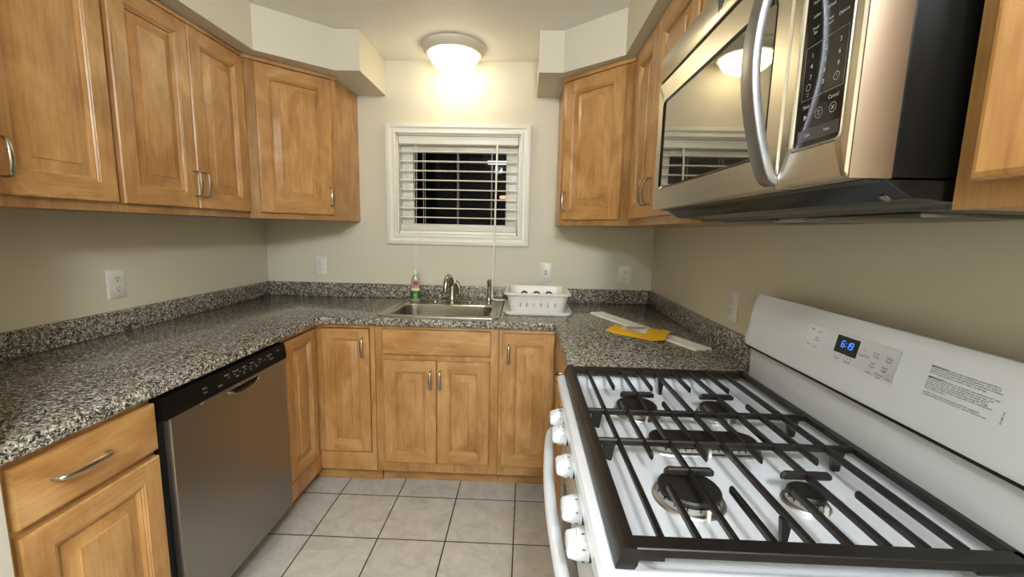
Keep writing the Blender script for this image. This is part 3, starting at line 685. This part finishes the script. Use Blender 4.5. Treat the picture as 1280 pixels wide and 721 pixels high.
# knobs
kt = []
for y in (-1.520, -1.618, -1.762, -1.908, -1.998):
    k = MB(); MK = Matrix.Translation((1.7655, y, .840)) @ Matrix.Rotation(-PI/2, 4, 'Y')
    k.lathe([(.0265, 0), (.0265, .004), (.025, .006)], (0, 0, 0), 28, 0, MK)
    ko = k.build('knob', M_BLK, t, angle=40)
    g = MB()
    g.lathe([(.0258, .005), (.0255, .014), (.0245, .023), (.0225, .0245)], (0, 0, 0), 28, 0, MK)
    g.loft([rrect(-.021, .021, -.0235, .0235, .018, .0235), rrect(-.017, .017, -.0225, .0225, .012, .030), rrect(-.013, .013, -.0215, .0215, .008, .038), rrect(-.009, .009, -.019, .019, .006, .0405)], M=MK)
    g.build('knob_grip', M_KNOB, ko, angle=40)
    pr2 = MB()
    for a in (0, .9, 1.7, 2.6, 3.5, 4.4):
        pr2.box(-.0006, .0006, .0255, .0269, .012, .017, M=MK @ Matrix.Rotation(a, 4, 'Z'))
    pr2.build('knob_marks', M_TEXT, ko)
# cooktop
c_ = MB()
def CR(x0, x1, y0, y1, r, z): return rrect(x0, x1, y0, y1, r, z, 5)
c_.loft([CR(1.768, 2.328, RY0+.002, RY1-.001, .012, .8685), CR(1.753, 2.332, RY0, RY1, .014, .880), CR(1.752, 2.332, RY0, RY1, .014, .908), CR(1.757, 2.329, RY0+.006, RY1-.004, .014, .9155), CR(1.768, 2.325, RY0+.011, RY1-.009, .012, .9165),
         CR(1.806, 2.300, -2.128, -1.398, .02, .9125), CR(1.815, 2.293, -2.120, -1.405, .022, .905), CR(1.830, 2.280, -2.108, -1.418, .022, .8935), CR(1.838, 2.272, -2.100, -1.426, .02, .892)])
c_.build('cooktop', M_ENAM, t)
# burners
def burner(cx, cy_, r, long=0):
    z = .8925
    b = MB()
    def ov(rr, zz, n=32):
        out = []
        for k in range(n):
            a = 2*PI*k/n; x = rr*math.cos(a); out.append((cx+x+(long if x >= 0 else -long), cy_+rr*math.sin(a), z+zz))
        return out
    b.loft([ov(r+.010, 0), ov(r+.008, .003), ov(r+.002, .005), ov(r+.001, .013), ov(r-.004, .0145)])
    bo = b.build('burner', M_ALU, t)
    c = MB(); c.loft([ov(r-.003, .0146), ov(r+.001, .0160), ov(r+.001, .0205), ov(r-.002, .0235), ov(r-.010, .0245)]); c.build('burner_cap', M_CAP, bo)
    n = MB()
    for k in range(16 if not long else 0):
        a = 2*PI*k/16; n.box(r-.002, r+.0018, -.0012, .0012, .0085, .0142, M=Matrix.Translation((cx, cy_, z)) @ Matrix.Rotation(a, 4, 'Z'))
    if long:
        for k in range(14):
            for s_ in (-1, 1): x = cx-long-.01+k*(2*long+.02)/13; n.box(x-.001, x+.001, cy_+s_*(r-.001)-.0028, cy_+s_*(r-.001)+.0028, z+.0085, z+.0142)
    n.build('flame_ports', M_BLKM, bo)
    e = MB(); e.lathe([(.0035, 0), (.0035, .016), (.002, .018)], (cx+(.0 if long else .010), cy_-r-.008, z), 10); e.build('igniter', M_WPL, bo)
burner(1.944, -1.585, .050); burner(2.147, -1.588, .040); burner(1.944, -1.940, .052); burner(2.147, -1.940, .029); burner(2.042, -1.757, .034, .080)
# grates
GZ = .946
bx = [1.842+.0508*k for k in range(9)]
def bar_y(mb, x, ya, yb, end0=False, end1=False, hw=.0042, top=GZ, dep=.014):
    lo = top-dep
    def sec(y, zt, w_): return [(x-w_, y, lo+.003), (x-w_, y, zt-.003), (x-w_*.5, y, zt), (x+w_*.5, y, zt), (x+w_, y, zt-.003), (x+w_, y, lo+.003), (x+w_*.5, y, lo), (x-w_*.5, y, lo)]
    L = []
    if end0: L += [sec(ya, top-.004, hw*.5), sec(ya+.004, top, hw)]
    else: L += [sec(ya, top, hw)]
    if end1: L += [sec(yb-.004, top, hw), sec(yb, top-.004, hw*.5)]
    else: L += [sec(yb, top, hw)]
    mb.loft(L)
def bar_x(mb, y, xa, xb, hw=.0046, top=GZ, dep=.014, taper=False):
    lo = top-dep
    def sec(x, zt, w_): return [(x, y-w_, lo+.003), (x, y-w_, zt-.003), (x, y-w_*.5, zt), (x, y+w_*.5, zt), (x, y+w_, zt-.003), (x, y+w_, lo+.003), (x, y+w_*.5, lo), (x, y-w_*.5, lo)]
    if taper: mb.loft([sec(xa, top-.005, hw*.55), sec(xa+.006, top, hw), sec(xb-.006, top, hw), sec(xb, top-.005, hw*.55)])
    else: mb.loft([sec(xa, top, hw), sec(xb, top, hw)])
def frame_front(mb, ya, yb):   # the broad bevelled front rail
    mb.prism([(1.774, .9175), (1.7735, .9215), (1.7835, GZ+.001), (1.787, GZ+.002), (1.801, GZ+.001), (1.803, GZ-.004), (1.803, .924), (1.799, .9175)], ya, yb, axis='y')
def frame_back(mb, ya, yb):
    mb.prism([(2.299, .933), (2.299, GZ-.002), (2.301, GZ), (2.312, GZ), (2.315, GZ-.003), (2.317, .930)], ya, yb, axis='y')
def foot(mb, x, y, w0=.010, w1=.005, z0=GZ-.010, z1=.8935):
    mb.loft([[(x-w0, y-.0045, z0), (x+w0, y-.0045, z0), (x+w0, y+.0045, z0), (x-w0, y+.0045, z0)], [(x-w1, y-.0035, z1), (x+w1, y-.0035, z1), (x+w1, y+.0035, z1), (x-w1, y+.0035, z1)]])
def grate(yf, yn, far):
    g = MB()
    frame_front(g, yn, yf); frame_back(g, yn, yf)
    yl = lambda a, b: (min(a, b), max(a, b))
    edge = yf if far else yn
    # outer cross rail (far or near edge)
    if far: g.prism([(edge-.031, .930), (edge-.031, GZ-.003), (edge-.028, GZ), (edge-.008, GZ), (edge-.004, GZ-.004), (edge-.001, .926)], 1.790, 2.310, axis='x')
    else: g.prism([(edge+.029, .933), (edge+.029, GZ-.002), (edge+.027, GZ), (edge+.0045, GZ), (edge+.003, GZ-.0015), (edge+.004, .933)], 1.790, 2.310, axis='x')
    inn = edge-.030 if far else edge+.030
    cross = -1.692 if far else -1.834
    seam = yn if far else yf
    bar_x(g, cross, 1.795, 2.300, .0055)
    for k in range(0, 9, 2): bar_y(g, bx[k], *yl(inn, seam))
    for k in range(1, 8, 2):
        if far: bar_y(g, bx[k], -1.540, inn, True, False); bar_y(g, bx[k], seam, -1.632, False, True)
        else: bar_y(g, bx[k], inn, -1.980, False, True); bar_y(g, bx[k], -1.888, seam, True, False)
    yc = -1.582 if far else -1.934
    for k in (2, 6): bar_x(g, yc, bx[k]-.043, bx[k]+.043, .0055, GZ+.0005, taper=True)
    o = g.build('grate', M_IRON, t, angle=30)
    spots = [(1.822, cross, .013, .007, .8995), (2.272, cross, .013, .007, .8935), (bx[4], -1.455 if far else -2.046, .008, .004, .8925)]
    for x, y, w0, w1, z1 in spots:
        f_ = MB(); foot(f_, x, y, w0, w1, z1=z1); f_.build('grate_foot', M_IRON, o)
    if not far:
        for x0, x1 in ((1.79, 1.84), (2.24, 2.30)): MB().box(x0, x1, edge+.006, edge+.014, .9250, .934, .001).build('grate_foot', M_IRON, o)
grate(-1.372-.002, -1.7555, True); grate(-1.7575, -2.136, False)
# back guard with the clock
BG0 = Vector((2.306, 0, 1.035)); BGT = Vector((2.336, 0, 1.188))
g = MB()
gy0, gy1 = RY0+.004, RY1-.001
zax = (BGT-BG0).normalized(); nrm = Vector((-zax.z, 0, zax.x)); HG = (BGT-BG0).length
fr_loop = [(p[0], p[1]) for p in rrect(gy0, gy1, 0, HG, .022, 0, 6)]
def gl(off, sh, e):
    out = []
    for y, s_ in fr_loop:
        yc, sc_ = (gy0+gy1)/2, HG/2
        yy = yc+(y-yc)*(1-e/((gy1-gy0)/2)); ss = sc_+(s_-sc_)*(1-e/(HG/2))
        p = BG0+zax*ss+nrm*off; out.append((p.x+sh, yy, p.z))
    return out
g.loft([gl(-.060, 0, .0), gl(-.006, 0, 0), gl(-.002, 0, .001), gl(0, 0, .006)])
go = g.build('back_guard', M_ENAM, t)
lo = MB(); lo.prism([(2.3325, .90), (2.331, 1.028), (2.400, 1.030), (2.400, .90)], gy0, gy1-.004, axis='y', bev=.003); lo.build('guard_base', M_ENAM, t)
MB().box(2.3125, 2.372, gy0+.006, gy1-.006, 1.0275, 1.0345).build('guard_vent_slot', M_BLKM, t)
def guard_frame(y, s_, off=.0004):
    o = Vector((BG0.x, y, BG0.z))+zax*s_+nrm*off
    return Matrix(((0, zax.x, nrm.x, o.x), (-1, zax.y, nrm.y, o.y), (0, zax.z, nrm.z, o.z), (0, 0, 0, 1)))
# control membrane: y -1.631..-1.883, s from z 1.087..1.155
SS = lambda z: (z-BG0.z)/zax.z
pm = MB()
PC = (-1.757, SS(1.121)); PW, PH = .252, SS(1.155)-SS(1.087)
pm.loft([[(p[0], p[1], 0) for p in rrect(-PW/2, PW/2, -PH/2, PH/2, .005, 0, 3)], [(p[0], p[1], .0012) for p in rrect(-PW/2, PW/2, -PH/2, PH/2, .005, 0, 3)], [(p[0], p[1], .0016) for p in rrect(-PW/2+.0015, PW/2-.0015, -PH/2+.0015, PH/2-.0015, .004, 0, 3)], [(p[0], p[1], .0006) for p in rrect(-PW/2+.003, PW/2-.003, -PH/2+.003, PH/2-.003, .003, 0, 3)]], False, True, M=guard_frame(*PC))
pmo = pm.build('control_membrane', M_ENAM, go)
def GP(u, v_, off=.0013): return guard_frame(PC[0]-u, PC[1]+v_, off)      # u to the right, v up
ds = MB().box(-.0305, .0305, -.0185, .0185, 0, .0004, M=GP(0, .008)); dso = ds.build('clock_display', M_BLKG, pmo)
# 6:19 in seven segment strokes
seg = {'6': 'afgedc', '1': 'bc', '9': 'abcdfg'}
dg = MB()
def digit(ch, ox, oy, w_=.0072, h_=.0135, th=.0019):
    S = {'a': (0, h_/2, 1), 'g': (0, 0, 1), 'd': (0, -h_/2, 1), 'f': (-w_/2, h_/4, 0), 'b': (w_/2, h_/4, 0), 'e': (-w_/2, -h_/4, 0), 'c': (w_/2, -h_/4, 0)}
    for s_ in seg[ch]:
        x, y, hz = S[s_]; x += ox+y*.14; y += oy
        if hz: pts = [(x-w_*.42, y-th/2), (x+w_*.42, y-th/2), (x+w_*.42, y+th/2), (x-w_*.42, y+th/2)]
        else: k = h_*.22; pts = [(x-th/2-k*.14, y-k), (x+th/2-k*.14, y-k), (x+th/2+k*.14, y+k), (x-th/2+k*.14, y+k)]
        dg.add([(p[0], p[1], 0) for p in pts], [[0, 1, 2, 3]], 0, GP(0, .008, .0019))
digit('6', -.010, .002); digit('1', .0025, .002); digit('9', .0125, .002)
for yy in (.005, -.002): dg.add([(a-.0022, b+yy, 0) for a, b in ((-.001, -.001), (.001, -.001), (.001, .001), (-.001, .001))], [[0, 1, 2, 3]], 0, GP(0, .008, .0019))
dg.build('clock_digits', M_LED, dso)
pt_ = MB()
def gt(u, v_, s_, size): vs, fs = text_geo(s_, size); pt_.add(vs, fs, 0, GP(u, v_))
for u, v_, s_, z_ in ((-.108, .020, 'Bake', .0062), (-.084, .018, 'Broil', .0062), (-.088, .001, 'Keep\nWarm', .0062), (-.110, -.016, 'Timer', .0062), (-.088, -.018, 'Clock', .0062), (-.100, -.002, '_____', .005),
                      (.045, .012, '+', .007), (.047, .001, 'Temp/Time', .0058), (.045, -.011, '-', .007), (.074, .010, 'Cook\nTime', .0062), (.104, .009, 'Delay\nStart', .0062),
                      (.072, -.010, 'Self\nClean', .0062), (.100, -.010, 'Oven\nLight', .0062), (.068, -.026, 'Lock', .0062), (.092, -.026, 'Control\nLock', .0058), (.112, -.025, '3 sec', .0055),
                      (-.016, -.0235, 'Start', .0058), (.012, -.0245, 'Cancel', .0058), (.012, -.0165, '\u00d7', .008), (-.016, -.0155, '\u2022', .008)): gt(u, v_, s_, z_)
def frm(u, v_, w_, h_):
    a = rrect(-w_/2, w_/2, -h_/2, h_/2, .003, 0, 3); b = rrect(-w_/2+.0006, w_/2-.0006, -h_/2+.0006, h_/2-.0006, .0025, 0, 3)
    pt_.loft([a, b], False, False, M=GP(u, v_))
frm(-.016, -.0155, .018, .012); frm(.012, -.0165, .018, .012)
pt_.build('membrane_print', M_TEXT, pmo)
# warning text
wl = MB()
LY0, LS1 = -1.937, SS(1.146)
lines = ['IMPORTANT: Do not install a ventilation system that blows', 'air downward toward this gas cooking appliance. This type of', 'ventilation system may cause ignition and combustion problems', 'with this gas appliance resulting in injury or damage.',
         '', 'IMPORTANT: The flow of combustion and ventilation air must', 'not be obstructed. For best results keep the area clear and', 'do not cover the oven vent openings or the back guard.', 'Read the use and care guide before operating this range.', 'Never leave surface burners unattended while cooking food.', 'Keep children away.', '', 'Installer: Leave these instructions with the appliance.', 'Consumer: Keep the instructions for future reference use.']
lh = (SS(1.146)-SS(1.097))/13.5
for i, s_ in enumerate(lines):
    if not s_: continue
    if s_.startswith('IMPORTANT:'):
        vs, fs = text_geo('IMPORTANT:', .0046, 'LEFT', bold=.00014); wl.add(vs, fs, 0, guard_frame(LY0, LS1-lh*i))
        vs, fs = text_geo(s_[11:], .0042, 'LEFT'); wl.add(vs, fs, 0, guard_frame(LY0-.0265, LS1-lh*i))
    else:
        vs, fs = text_geo(s_, .0042, 'LEFT'); wl.add(vs, fs, 0, guard_frame(LY0, LS1-lh*i))
vs, fs = text_geo('W1090 33A', .0038, 'LEFT'); wl.add(vs, fs, 0, guard_frame(LY0-.118, SS(1.098)) @ Matrix.Rotation(PI/2, 4, 'Z'))
wl.build('warning_print', M_TEXT, go)

# ------------------------------------------------------------------ window blind
t = thing('window_blind', 'white horizontal slat blind hanging open in the window', 'blind', (1.22, .03, wz0+.008))
MB().box(.854, 1.587, .004, .054, 1.864, 1.911, .004).build('head_rail', M_SLAT, t)
sl = MB()
for i in range(8):
    z = 1.820-.0567*i
    sec = [(.008, z-.001), (.018, z+.001), (.028, z+.002), (.038, z+.001), (.050, z-.001), (.050, z+.0025), (.038, z+.0045), (.028, z+.0055), (.018, z+.0045), (.008, z+.0035)]
    sl.loft([[(x, y, q) for y, q in sec] for x in (.860, 1.580)])
sl.build('slats', M_SLAT, t)
br = MB(); br.box(.856, 1.585, .003, .054, 1.320, 1.340, .003)
for i in range(6):
    z = 1.3425+i*.0055
    br.box(.859, 1.583, .006, .052, z, z+.0045, .001)
br.build('bottom_rail', M_SLAT, t)
lc = MB()
for x in (1.005, 1.217, 1.426):
    for y in (.004, .054): lc.tube([(x, y, 1.865), (x, y, 1.345)], .0008, 5)
for x in (1.005, 1.217, 1.426):
    for z in (1.372, 1.350, 1.334): lc.tube([(x-.018, .001, z+.006), (x, .000, z-.004), (x+.018, .001, z+.006)], .0012, 5)
lc.build('ladder_cords', M_SLAT, t)
pc = MB()
for x in (.957, .968):
    pc.tube([(x, .001, 1.862), (x, -.030, 1.34), (x, -.030, 1.20), (x+.004, -.030, 1.112)], .0010, 5)
pc.build('pull_cords', M_SLAT, t)
wd = MB(); wd.tube(catmull([(1.460, -.006, 1.866), (1.458, -.024, 1.70), (1.452, -.031, 1.30), (1.444, -.040, 1.00), (1.443, -.044, .938), (1.455, -.046, .9245), (1.490, -.044, .9215), (1.528, -.042, .9215)], 6), (.0055), 8)
wd.build('lift_cord', M_SLAT, t)

# ------------------------------------------------------------------ outlets and switch
def outlet(label, loc, rz):
    t = thing('wall_outlet', label, 'outlet', loc, rz)
    b = MB(); b.loft([[(p[0], 0, p[1]) for p in rrect(-.039, .039, -.0585, .0585, .003, 0, 3)], [(p[0], -.003, p[1]) for p in rrect(-.039, .039, -.0585, .0585, .003, 0, 3)], [(p[0], -.0062, p[1]) for p in rrect(-.035, .035, -.0545, .0545, .004, 0, 3)]])
    b.build('plate', M_WPL, t, world=False)
    for z in (.0195, -.0195):
        r = MB(); r.loft([[(p[0], y, p[1]+z) for p in rrect(-.0165+e, .0165-e, -.0140+e, .0140-e, .009, 0, 5)] for y, e in ((-.0060, 0), (-.0082, .0004), (-.0086, .0012))])
        ro_ = r.build('receptacle', M_WPL, t, world=False)
        s_ = MB()
        for x, hh in ((-.0062, .0046), (.0062, .0036)): s_.box(x-.0012, x+.0012, -.0090, -.0084, z+.0035-hh, z+.0035+hh)
        s_.prism([(.0026*math.cos(a*PI/6), z-.0078+.0030*math.sin(a*PI/6)) for a in range(12)], -.0090, -.0084, axis='y')
        s_.build('slots', M_SLOT, ro_, world=False)
    MB().lathe([(.0028, 0), (.0026, .0012), (.001, .0016)], (0, 0, 0), 10, M=Matrix.Translation((0, -.0061, 0)) @ Matrix.Rotation(PI/2, 4, 'X')).build('screw', M_WPL, t, world=False)
    return t
o1 = outlet('white double outlet on the left wall above the granite backsplash', (.0005, -1.008, 1.107), PI/2)
for lab, loc, rz in (('white double outlet on the back wall under the left corner cabinet', (.345, -.0005, 1.108), 0),
                     ('white double outlet on the back wall near the right corner', (2.266, -.0005, 1.092), 0),
                     ('white double outlet on the right wall beside the range back guard', (W-.0005, -1.043, 1.090), -PI/2)):
    c = copy_tree(o1); c.location = loc; c.rotation_euler = (0, 0, rz); c['label'] = lab
t = thing('light_switch', 'white toggle switch plate on the back wall above the dish drainer', 'switch', (1.775, -.0005, 1.098))
b = MB(); b.loft([[(p[0], 0, p[1]) for p in rrect(-.040, .040, -.060, .060, .003, 0, 3)], [(p[0], -.003, p[1]) for p in rrect(-.040, .040, -.060, .060, .003, 0, 3)], [(p[0], -.0062, p[1]) for p in rrect(-.036, .036, -.056, .056, .004, 0, 3)]])
b.build('plate', M_WPL, t, world=False)
MB().box(-.0055, .0055, -.0068, -.0058, -.0125, .0125).build('slot', M_SLOT, t, world=False)
MB().loft([[(-.0042, -.0062, -.008), (.0042, -.0062, -.008), (.0042, -.0062, .005), (-.0042, -.0062, .005)], [(-.0036, -.0155, .002), (.0036, -.0155, .002), (.0036, -.0155, .0085), (-.0036, -.0155, .0085)]]).build('toggle', M_WPL, t, world=False)

# ------------------------------------------------------------------ ceiling lamp
LX, LY = 1.226, -.186
t = thing('ceiling_lamp', 'round flush ceiling lamp with glowing glass dome above the window', 'lamp', (LX, LY, CEIL))
MB().lathe([(.174, -.0005), (.175, -.006), (.172, -.014), (.160, -.030), (.148, -.042), (.136, -.044), (.132, -.038), (.02, -.030)], (LX, LY, CEIL), 56).build('base_ring', mat('lamp_ring', (206, 200, 184), .35), t)
dm = [(.131, -.0385)]
for k in range(1, 10):
    a = k/10*PI/2; dm.append((.131*math.cos(a), -.0445-.080*math.sin(a)))
dm.append((.004, -.1245))
MB().lathe(dm, (LX, LY, CEIL), 48).build('glass_dome', M_DOME, t, angle=80)

# ------------------------------------------------------------------ outside the window, at night
M_LIT = mat('lit_sign', (230, 235, 240), .5, emit=(.85, .93, 1), estr=1.2); M_LITO = mat('porch_glow', (240, 190, 140), .5, emit=(1, .62, .34), estr=1.0)
struct('wall_outside', MB().box(-1.5, 4.0, 4.065, 4.2, 0, 3.6), mat('dark_siding', (24, 24, 26), .9))
o = MB().box(1.03, 1.44, 4.0, 4.0645, 2.355, 2.405, .01).build('outdoor_light', M_LIT); tag(o, 'long bright white light outside, seen through the blind at upper right', 'light')
o = MB().box(1.22, 1.40, 4.0, 4.0645, 1.835, 1.885, .02).build('outdoor_light', M_LITO); tag(o, 'small orange light outside, seen through the blind at right below the white light', 'light')
